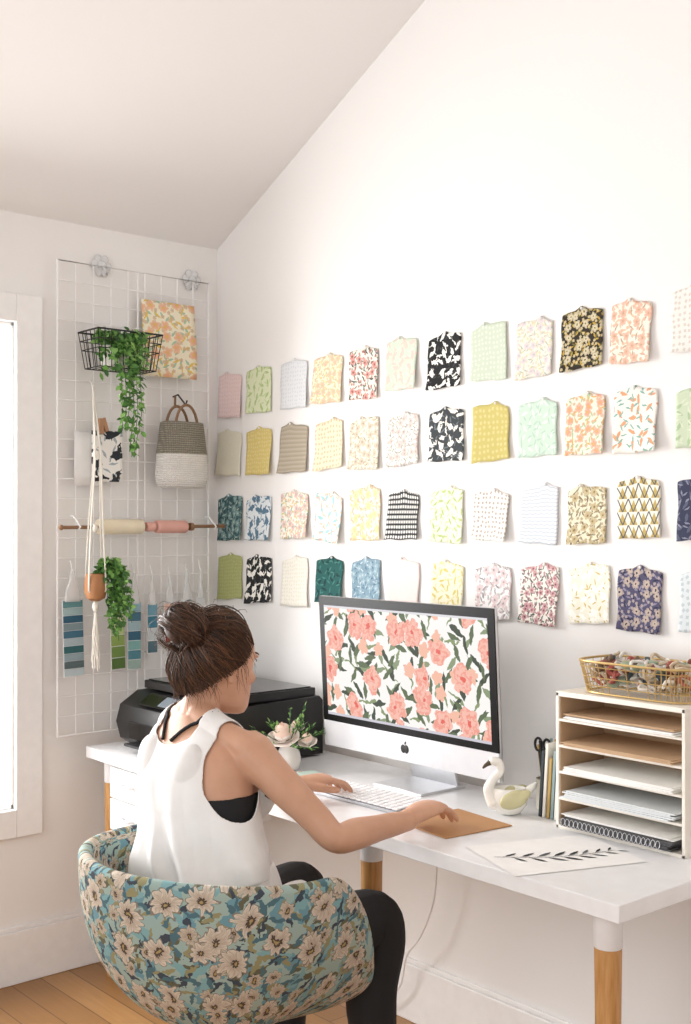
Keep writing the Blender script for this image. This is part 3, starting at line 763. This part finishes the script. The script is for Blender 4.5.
# ------------------------------------------------------------------ chair
CX, CY = 1.445, -.955
nc = N('chair_floral_fabric', .9); uv = nc.tc('UV')
bg = nc.mix(nc.noise(uv, 9, 2), C('#8fabac'), C('#a5b3a2'))
x = bg
for sc_, a, bb, o_, hx in ((15, .49, .20, 3.1, '#6a949f'), (17, .47, .12, 9.4, '#615f49'), (14, .49, .17, 14.9, '#7da6aa'), (20, .46, .12, 21.3, '#3d4550'), (22, .46, .13, 31.3, '#928c66'), (24, .46, .12, 41.3, '#4c6c76')):
    lf, _ = nc.leaf(uv, sc_, a, bb, o_, .95, .7); x = nc.mix(lf, x, C(hx))
for sc_, R_, o_, c1, c2, th_ in ((18.0, .34, 17.5, '#cdc2ae', '#a3907e', .3), (12.8, .42, 5.5, '#dbd1c0', '#ac9a88', .22)):
    fm, rr, cr, th = nc.flower(uv, sc_, R_, 9, o_, .36, .95, .5)
    ok = nc.m('GREATER_THAN', cr, th_)
    pet = nc.mix(nc.m('POWER', rr, 1.5), C(c2), C(c1))
    vein = nc.m('GREATER_THAN', nc.m('SINE', nc.m('MULTIPLY', th, 27.0)), .6)
    pet = nc.mix(nc.m('MULTIPLY', vein, .35), pet, C('#857668'))
    pet = nc.mix(nc.m('GREATER_THAN', rr, .90), pet, C('#847c70'))
    x = nc.mix(nc.m('MULTIPLY', fm, ok), x, pet)
    x = nc.mix(nc.m('MULTIPLY', ok, nc.m('LESS_THAN', rr, .30)), x, C('#4c4038')); x = nc.mix(nc.m('MULTIPLY', ok, nc.m('LESS_THAN', rr, .13)), x, C('#a8925f'))
nc.col(x); nc.bump(nc.noise(nc.tc('Object'), 500, 2), .25, .001)
def smst(a, b_, x_):
    t = max(0, min(1, (x_-a)/(b_-a))); return t*t*(3-2*t)
def zrim(ph):
    d = abs(ph)*180/pi
    base_ = .772-.02*smst(20, 100, d)
    return base_*(1-smst(96, 156, d))+.478*smst(96, 156, d)
def rad(z, ph):
    d = abs(ph)*180/pi; H_ = .385*(1-smst(95, 150, d))+.088*smst(95, 150, d)
    s_ = min(1, max(0, (z-.392)/H_)); return .318*(1-(1-s_)**2.4)**.5
TH = .014
def shellf(u, v):
    ph = (u-.5)*2*pi; zr = zrim(ph); a = -pi/2+ph
    if v < .5:
        z = .393+(zr-.393)*(v/.5)**1.3; r = rad(z, ph)
    elif v < .62:
        t = (v-.5)/.12*pi; r = rad(zr, ph)-TH+TH*cos(t); z = zr+TH*sin(t)
    else:
        t = (v-.62)/.38; z = zr-(zr-.425)*t**.8; r = max(.01, rad(z-.012, ph)-2*TH)
    return (CX+r*cos(a), CY+r*sin(a), z)
def shuv(u, v):
    p = shellf(u, v); return ((u-.5)*2*pi*.30, (p[2] if v < .62 else 1.6-p[2]))
b = MB(); b.grid(shellf, 128, 64, 0, shuv)
sh = b.build('upholstered_shell', nc.mat, ang=80)
b = MB(); b.lathe([(.02, .428), (.10, .435), (.13, .452), (.125, .468), (.09, .476), (.02, .478)], (CX, CY+.05, 0), 0, 48)
cu = b.build('seat_cushion', nc.mat, ang=60)
b = MB(); b.lathe([(.03, .10), (.03, .25), (.02, .252), (.02, .38), (.07, .388), (.09, .41)], (CX, CY, 0), 0)
for i in range(5):
    a = i*2*pi/5+.35; e = V((CX+.30*cos(a), CY+.30*sin(a), .085))
    b.tube([(CX, CY, .12), (CX+.15*cos(a), CY+.15*sin(a), .105), e], [.024, .02, .014], 0, 10)
    b.tube([e, e-V((0, 0, .03))], .008, 0)
    R = Matrix.Rotation(a+.6, 3, 'Z')@Matrix.Rotation(pi/2, 3, 'Y')
    for s_ in (-.014, .014):
        b.lathe([(.008, -.008), (.026, -.008), (.029, -.004), (.029, .004), (.026, .008), (.008, .008)], V((e.x, e.y, .029))+Matrix.Rotation(a+.6, 3, 'Z')@V((s_, 0, 0)), 0, 18, R=R)
bs = b.build('caster_base', M_black)
group('floral_swivel_chair', [sh, cu, bs])

# ------------------------------------------------------------------ person
HC = V((1.284, -.878, 1.150)); RH = Matrix.Rotation(radians(-7), 3, 'X')
RH = Matrix.Rotation(radians(4), 3, 'Z')@RH
HM = Matrix.Translation(HC)@RH.to_4x4()
b = MB()
TOR = [(1.425, -.935, .472, .12, .10), (1.422, -.940, .485, .155, .12), (1.418, -.943, .52, .176, .130), (1.413, -.952, .57, .170, .120), (1.402, -.963, .63, .146, .102), (1.385, -.969, .70, .128, .092), (1.361, -.964, .78, .131, .094), (1.334, -.952, .85, .142, .103), (1.311, -.942, .91, .151, .102), (1.296, -.934, .96, .152, .088), (1.285, -.930, .995, .128, .068), (1.279, -.927, 1.02, .085, .055), (1.277, -.924, 1.04, .05, .046)]
b.loft(TOR, 0, 40, 2.3)
for s_ in (-1, 1): b.ell((1.326+.065*s_, -.862, .875), (.055, .05, .055))
# shoulder blades / spine relief
for s_ in (-1, 1): b.ell((1.302+.068*s_, -1.008, .925), (.040, .030, .062), R=Matrix.Rotation(.25*s_, 3, 'Y'))
b.limb([(1.278, -.929, .99), (1.279, -.916, 1.05), (1.281, -.899, 1.10)], [.054, .044, .044])
for s_, sx_ in ((1, 1.446), (-1, 1.134)):
    b.limb([(1.278+.02*s_, -.929, 1.040), (1.278+.075*s_, -.929, 1.010), (sx_, -.905, .980)], [.034, .034, .034])
st0 = len(b.v)
b.loft([(0, .062, -.116, .016, .016), (0, .056, -.111, .032, .034), (0, .042, -.095, .047, .054), (0, .026, -.072, .057, .070), (0, .014, -.042, .064, .083), (0, .004, -.008, .069, .092), (0, 0, .03, .0735, .096), (0, -.003, .062, .071, .091), (0, -.005, .088, .057, .073), (0, -.006, .105, .034, .045), (0, -.006, .113, .01, .012)], 0, 36, 2.15)
b.limb([(0, .090, .016), (0, .100, -.006), (0, .109, -.027)], [.007, .009, .0115], n=12)
for s_ in (-1, 1):
    b.ell((.009*s_, .099, -.031), (.007, .008, .006)); b.ell((.074*s_, -.004, -.014), (.008, .017, .030), R=Matrix.Rotation(-.2, 3, 'X'))
    b.ell((.030*s_, .086, .022), (.020, .008, .006)); b.ell((.042*s_, .062, -.028), (.022, .022, .018))
b.ell((0, .091, -.055), (.021, .009, .0055)); b.ell((0, .089, -.064), (.018, .009, .006)); b.ell((0, .082, -.098), (.018, .012, .014))
b.xf(HM, st0)
rsh = V((1.440, -.890, .966)); rel = V((1.590, -.772, .787)); rwr = V((1.582, -.540, .786))
b.limb([rsh, rsh.lerp(rel, .35)+V((.006, -.004, 0)), rsh.lerp(rel, .75), rel, rel.lerp(rwr, .25)+V((.004, 0, .0)), rel.lerp(rwr, .65), rwr], [.050, .041, .0345, .032, .035, .0285, .0230])
lsh = V((1.138, -.897, .966)); lel = V((1.040, -.745, .790)); lwr = V((1.135, -.525, .788))
b.limb([lsh, lsh.lerp(lel, .35), lsh.lerp(lel, .75), lel, lel.lerp(lwr, .25), lel.lerp(lwr, .65), lwr], [.050, .041, .0345, .032, .035, .0285, .0225])
def hand(b, w, f, thumb, sc=.95, pitch=0, cm=1.0):
    f = V(f).normalized(); up = V((0, 0, 1)); l = up.cross(f).normalized()
    up = f.cross(l).normalized()
    l = l*thumb
    def P(a, c, h): return w+(f*a+l*c+up*h)*sc
    rings = [(-.012, 0, .0235, .021), (.012, .001, .027, .019), (.035, .003, .036, .0175), (.062, .001, .041, .0155), (.085, 0, .0405, .0125), (.096, 0, .037, .009)]
    n = 20; vs = []
    for a, c, hw, hh in rings:
        for j in range(n):
            t = 2*pi*j/n; vs.append(P(a, c+hw*cos(t), .003+hh*sin(t)+a*pitch))
    fs = [(i*n+j, i*n+(j+1) % n, (i+1)*n+(j+1) % n, (i+1)*n+j) for i in range(5) for j in range(n)]
    fs += [tuple(reversed(range(n))), tuple(5*n+j for j in range(n))]
    if thumb < 0: fs = [tuple(reversed(q)) for q in fs]
    b.add(vs, fs, 0)
    for c, L, r, sp_, cu_ in ((.0300, .070, .0084, .13, 0), (.0102, .078, .0086, .03, .04), (-.0100, .073, .0081, -.07, .10), (-.0288, .058, .0072, -.18, .16)):
        a, h, cc_ = .080, .003+.08*pitch, c; pts = [P(a, cc_, h)]; ang_ = (.06+cu_)*cm
        for seg, bend in ((.50, .16), (.28, .38), (.22, .35)):
            ang_ += bend*cm; a += L*1.05*seg*cos(ang_); h -= L*1.05*seg*sin(ang_); cc_ += L*seg*sp_; pts.append(P(a, cc_, h))
        b.limb(pts, [r*1.06*sc, r*sc, r*.95*sc, r*.8*sc], n=12, sub=4)
    b.limb([P(.018, .022, .0), P(.042, .045, -.004), P(.066, .057, -.008), P(.088, .060, -.012)], [.014*sc, .0118*sc, .0102*sc, .008*sc], n=12, sub=4)
hand(b, rwr+V((0, .004, .003)), (-.20, 1, -.02), 1, sc=1.04, pitch=.14, cm=.95)
hand(b, lwr+V((0, .004, .002)), (.16, 1, -.01), -1, sc=1.0, pitch=.06)
b.limb([(1.49, -.955, .555), (1.525, -.83, .560), (1.545, -.70, .565), (1.555, -.632, .572), (1.560, -.618, .52), (1.565, -.645, .40), (1.57, -.63, .24), (1.575, -.62, .095)], [.086, .083, .068, .058, .057, .053, .042, .034], sub=5)
b.limb([(1.335, -.955, .555), (1.315, -.83, .560), (1.285, -.70, .565), (1.268, -.62, .572), (1.262, -.608, .52), (1.255, -.64, .40), (1.245, -.64, .24), (1.235, -.64, .095)], [.086, .083, .068, .058, .057, .053, .042, .034], sub=5)
for x_, y_ in ((1.575, -.62), (1.235, -.65)):
    b.limb([(x_, y_-.02, .045), (x_, y_+.05, .05), (x_, y_+.12, .035), (x_, y_+.165, .026)], [.036, .036, .032, .022])
body = b.build('body', pm('#c98f6f', .5, name='tmp'))
md = body.modifiers.new('r', 'REMESH'); md.mode = 'VOXEL'; md.voxel_size = .0034
md = body.modifiers.new('s', 'SMOOTH'); md.factor = .5; md.iterations = 4
dg = bpy.context.evaluated_depsgraph_get()
me = bpy.data.meshes.new_from_object(body.evaluated_get(dg)); body.modifiers.clear(); body.data = me
me.polygons.foreach_set('use_smooth', [True]*len(me.polygons))
nsk = N('skin', .45); oo = nsk.tc('Object')
nsk.col(nsk.mix(nsk.noise(oo, 25, 3), C('#c8977a'), C('#d6a78b')))
nsk.b.inputs['Subsurface Weight'].default_value = .08; nsk.b.inputs['Subsurface Radius'].default_value = (.02, .008, .004); nsk.b.inputs['Subsurface Scale'].default_value = .3
nsk.bump(nsk.noise(oo, 400, 3), .06, .001)
me.materials.clear(); me.materials.append(nsk.mat)
BV = [v.co.copy() for v in me.vertices]; BN = [v.normal.copy() for v in me.vertices]
BF = [tuple(p.vertices) for p in me.polygons]; BC = [p.center.copy() for p in me.polygons]
def torc(z):
    for i in range(len(TOR)-1):
        if TOR[i][2] <= z <= TOR[i+1][2]:
            t = (z-TOR[i][2])/(TOR[i+1][2]-TOR[i][2]); return [TOR[i][k]*(1-t)+TOR[i+1][k]*t for k in (0, 1, 3, 4)]
    q = TOR[0] if z < .5 else TOR[-1]; return [q[0], q[1], q[3], q[4]]
def shellx(name, pred, off, mat, thick=.002, relax=14):
    fs = [f for f, c in zip(BF, BC) if pred(c)]
    use = {}; vs = []
    for f in fs:
        for i in f:
            if i not in use: use[i] = len(vs); vs.append(i)
    nf_ = [[use[i] for i in f] for f in fs]
    P = [BV[i].copy() for i in vs]
    ec = {}
    for f in nf_:
        for a in range(len(f)):
            e = tuple(sorted((f[a], f[(a+1) % len(f)]))); ec[e] = ec.get(e, 0)+1
    nb = {}
    for (a, c), k in ec.items():
        if k == 1: nb.setdefault(a, []).append(c); nb.setdefault(c, []).append(a)
    for _ in range(relax):
        Q = {i: P[i]*.4+(sum((P[j] for j in l), V())/len(l))*.6 for i, l in nb.items()}
        for i, p in Q.items(): P[i] = p
    out = [p+BN[i]*off(p, BN[i]) for p, i in zip(P, vs)]
    m_ = bpy.data.meshes.new(name); m_.from_pydata([tuple(p) for p in out], [], nf_); m_.update()
    m_.polygons.foreach_set('use_smooth', [True]*len(m_.polygons)); m_.materials.append(mat)
    o_ = bpy.data.objects.new(name, m_); bpy.context.scene.collection.objects.link(o_)
    md = o_.modifiers.new('sm', 'SMOOTH'); md.factor = .5; md.iterations = 4
    md = o_.modifiers.new('sol', 'SOLIDIFY'); md.thickness = thick; md.offset = 1
    return o_
def L_(z):
    pts = [(.5, .4), (.755, .4), (.785, .162), (.83, .138), (.89, .122), (.95, .120), (1.1, .122)]
    for i in range(len(pts)-1):
        if z <= pts[i+1][0]:
            t = (z-pts[i][0])/(pts[i+1][0]-pts[i][0]); t = max(0, min(1, t)); return pts[i][1]*(1-t)+pts[i+1][1]*t
    return .1
def tank(c):
    if c.z < .50 or c.z > 1.06 or c.y > -.78: return False
    cx, cy, hw, hd = torc(c.z); dx = abs(c.x-cx); dy = c.y-cy
    if c.z < .78:
        if dx > hw+.03 or abs(dy) > hd+.06: return False
        if c.z < .64 and dy > .06: return False
    elif dx > min(L_(c.z), .19): return False
    if dy < 0 and c.z > .995-.02*(1-min(1, dx/.07)**2)+.0 and dx < .070: return False
    if c.z > .93 and dy >= 0 and dx < .062: return False
    return True
def tank_off(p, n):
    cx, cy, hw, hd = torc(p.z); a = math.atan2(p.y-cy, p.x-cx)
    lo = max(0, min(1, (.96-p.z)/.22))
    w1 = a*7+p.z*9+1.5*sin(p.z*11+a*2); fold = (.5+.5*sin(w1))**1.8; f2_ = .5+.5*sin(a*3-p.z*34+1.3)
    f3_ = .5+.5*sin(a*16+p.z*5+2*sin(p.z*17))
    waist = max(0, 1-abs(p.z-.70)/.14)
    return .005+lo*(.006+.018*fold*(.4+lo)+.011*f2_*(.3+waist)+.003*f3_)+waist*.014
M_tank = N('white_tank_cotton', .9); M_tank.col(M_tank.mix(M_tank.noise(M_tank.tc('Object'), 30, 3), C('#e8e6e4'), C('#f1efed'))); M_tank.bump(M_tank.noise(M_tank.tc('Object'), 700, 2), .2, .001)
tk = shellx('tank_top', tank, tank_off, M_tank.mat, .0025, 24)
def bra(c):
    if not (.78 < c.z < .88) or c.y > -.75: return False
    cx, cy, hw, hd = torc(c.z); return abs(c.x-cx) < hw+.010 and abs(c.y-cy) < hd+.07
M_bk = pm('#17171a', .8, name='black_jersey')
br_ = shellx('sports_bra', bra, lambda p, n: .0022, M_bk, .0015)
lg = shellx('leggings', lambda c: c.z > .11 and (c.z < .68 if c.y > -.88 else c.z < .60), lambda p, n: .004, M_bk, .002)
sh_ = shellx('shoes', lambda c: c.z < .095, lambda p, n: .005, pm('#d8d4cc', .6), .003)
bvh = BVHTree.FromPolygons(BV, BF)
b = MB()
def snap(pts, o_=.004):
    out = []
    for p in pts:
        l, n, i, d = bvh.find_nearest(V(p)); out.append(l+n*o_)
    return out
for s_ in (-1, 1):
    b.tube(snap([(1.281+s_*(.072-.056*t), -.924-.075*t, 1.035-.055*t) for t in [i/10 for i in range(11)]]), .004, 0, 8)
b.tube(snap([(1.284, -1.024, .98-.1*t) for t in [i/8 for i in range(9)]], .002), .005, 0, 8)
stp = b.build('bra_straps', M_bk)
b = MB()
for s_ in (-1, 1):
    b.ell((.030*s_, .082, .008), (.012, .010, .0085), 0); b.ell((.030*s_, .0905, .008), (.0052, .003, .0052), 1)
    b.tube([(.030*s_+.017*t, .0935-.004*t*t, .030-.004*t*t) for t in (-1, -.5, 0, .5, 1)], [.0012, .002, .0024, .002, .001], 2, 6)
    b.tube([(.030*s_+.013*t, .0925-.005*t*t, .016-.005*t*t) for t in (-1, -.5, 0, .5, 1)], .0012, 1, 6)
b.xf(HM); ey = b.build('eyes', [pm('#f3efe9', .2), pm('#3a261a', .2), pm('#4a3020', .8)])
b = MB(); b.ell((0, .0965, -.0555), (.019, .0045, .004), 0); b.ell((0, .0955, -.063), (.016, .0045, .0045), 0); b.xf(HM)
lp = b.build('lips', pm('#b8655a', .45))
# hair
bd = V((.05, -.80, .52)).normalized()
def el(d, s_=1.0): return V((d.x*.0845*s_, -.006+d.y*.1065*s_, .002+d.z*.120*s_))
key = [(0, (0, .80, .60)), (.16, (.50, .74, .50)), (.3, (.86, .45, .22)), (.42, (.99, .18, -.02)), (.55, (.93, -.25, -.20)), (.7, (.76, -.52, -.46)), (.85, (.45, -.72, -.62)), (1, (0, -.80, -.66))]
def hl(s_):
    sg = 1 if s_ >= 0 else -1; s_ = abs(s_)
    for i in range(len(key)-1):
        if s_ <= key[i+1][0]:
            t = (s_-key[i][0])/(key[i+1][0]-key[i][0]); p = V(key[i][1]).lerp(V(key[i+1][1]), t); return V((p.x*sg, p.y, p.z)).normalized()
    return V((0, -.8, -.66)).normalized()
def sl(a, c, t):
    om = math.acos(max(-1, min(1, a.dot(c))))
    if om < 1e-4: return a.copy()
    return (a*sin((1-t)*om)+c*sin(t*om))/sin(om)
b = MB()
b.grid(lambda u, v: el(sl(hl(u*2-1), bd, v), .97+.035*min(1, v*4)), 72, 24, 1)
for i in range(1500):
    s_ = random.uniform(-1, 1); a = hl(s_); a = (a+V((random.gauss(0, .025), random.gauss(0, .025), random.gauss(0, .025)))).normalized()
    e = (bd+V((random.gauss(0, .17), random.gauss(0, .1), random.gauss(0, .16)))).normalized()
    st_ = random.uniform(0, .4) if random.random() < .45 else 0
    cl_ = sin(s_*21)*.03; wav = cl_+random.gauss(0, .016); lift = max(0, .035+.03*sin(s_*33)+random.gauss(0, .014)); ph = 1.2*sin(s_*9); pts = []
    if random.random() < .07: lift += .06; wav *= 2.5
    for k in range(13):
        t = st_+(1-st_)*k/12; d = sl(a, e, t); sdd = d.cross(bd)
        if sdd.length > 1e-3: d = (d+sdd.normalized()*wav*sin(t*3.1+ph)*1.2).normalized()
        pts.append(el(d, 1.0+lift*sin(pi*min(1, t*1.1))*.9+.004*sin(t*7+ph)))
    r0 = random.uniform(.0007, .0014)
    b.tube(pts, [r0*(.5+.5*sin(pi*(k+1)/14)) for k in range(13)], random.choice((0, 0, 1, 1, 1, 2, 2, 3)), 4)
bc_ = V((.004, -.108, .074)); Rb = Matrix.Rotation(radians(-35), 3, 'X')
b.ell(bc_, (.046, .042, .036), 1, Rb)
for j in range(36):
    rr = random.uniform(.016, .052); hh = random.uniform(-.6, 1)*.036; ph = random.uniform(0, 6.28); ln = random.uniform(2.0, 4.4); w_ = random.uniform(-.018, .018)
    q = sqrt(max(.08, 1-(hh/.042)**2)); tl_ = Matrix.Rotation(random.gauss(0, .8), 3, V((random.uniform(-1, 1), random.uniform(-1, 1), .2)).normalized())
    for m_ in range(14):
        dh = random.gauss(0, .0050); dr = random.gauss(0, .0035); dp = random.gauss(0, .12)
        pts = [bc_+Rb@(tl_@V(((.057+dr)*q*cos(ph+dp+ln*t)*(rr/.05*.35+.7), (.051+dr)*q*sin(ph+dp+ln*t)*(rr/.05*.35+.7), hh+dh+w_*sin(t*5)))) for t in [k/14 for k in range(15)]]
        r0 = random.uniform(.0007, .0015)
        b.tube(pts, [r0*(.4+.6*sin(pi*(k+1)/16)) for k in range(15)], random.choice((0, 0, 1, 1, 2, 2, 3)), 4)
for i in range(70):
    s_ = random.choice((-1, 1))*random.uniform(.25, 1); d = hl(s_); p = el(d, 1.0)
    L = random.uniform(.015, .05) if abs(s_) > .5 else random.uniform(.03, .08)
    o_ = V((d.x*.25+random.uniform(-.2, .2), random.uniform(-.1, .35), -1)).normalized()
    pts = [p+o_*L*t+V((.006*sin(t*4+i), .004*cos(t*5+i), 0)) for t in [k/6 for k in range(7)]]
    b.tube(pts, [.0006*(1.2-t/6) for t in range(7)], 1+i % 3, 4)
for i in range(110):
    if i % 2: d = V((random.gauss(0, .5), random.uniform(-1, .3), random.uniform(.1, 1))).normalized(); p = el(d, 1.03)
    else: d = V((random.gauss(0, 1), random.gauss(-.4, 1), random.gauss(.4, 1))).normalized(); p = bc_+d*.045
    tn = d.cross(V((random.uniform(-1, 1), random.uniform(-1, 1), .3))).normalized()
    L = random.uniform(.02, .05); b.tube([p, p+tn*L*.4+d*L*.3, p+tn*L*.8+d*L*.4, p+tn*L+d*L*.3], .0005, 2, 4)
b.xf(HM)
def hairm(h, k):
    n = N('hair_%d' % k, .45); n.col(n.mix(n.noise(n.tc('Object'), 60, 3), C(h), tuple(x*.75 for x in C(h)[:3])+(1,))); return n.mat
hr = b.build('hair', [hairm('#2f2018', 0), hairm('#483022', 1), hairm('#61422e', 2), hairm('#80593e', 3)], ang=80)
group('woman', [body, tk, br_, lg, sh_, stp, ey, lp, hr])

# ------------------------------------------------------------------ lights, world, camera
sc = bpy.context.scene
w = bpy.data.worlds.new('world'); sc.world = w; w.use_nodes = True
bgn = w.node_tree.nodes['Background']; bgn.inputs[0].default_value = (.985, .99, 1.0, 1); bgn.inputs[1].default_value = 1.85
def area(name, loc, target, sx_, sy_, e, col=(1, 1, 1)):
    l = bpy.data.lights.new(name, 'AREA'); l.shape = 'RECTANGLE'; l.size = sx_; l.size_y = sy_; l.energy = e; l.color = col
    o_ = bpy.data.objects.new(name, l); sc.collection.objects.link(o_); o_.location = loc
    o_.rotation_euler = (V(target)-V(loc)).to_track_quat('-Z', 'Y').to_euler()
area('window_light', (-.35, -1.37, 1.5), (2.0, -1.2, .9), 1.1, 1.5, 85, (1, .99, .98))
cam = bpy.data.cameras.new('camera'); co = bpy.data.objects.new('camera', cam); sc.collection.objects.link(co)
cam.sensor_fit = 'VERTICAL'; cam.sensor_height = 36; cam.lens = 36*1169/1024
cam.shift_y = 13/1024
cam.clip_start = .05
co.location = (3.544, -2.411, 1.47)
yaw = math.atan2(.760, .649)
co.rotation_euler = (pi/2, 0, yaw)
sc.camera = co
sc.view_settings.view_transform = 'Standard'
sc.view_settings.look = 'None'
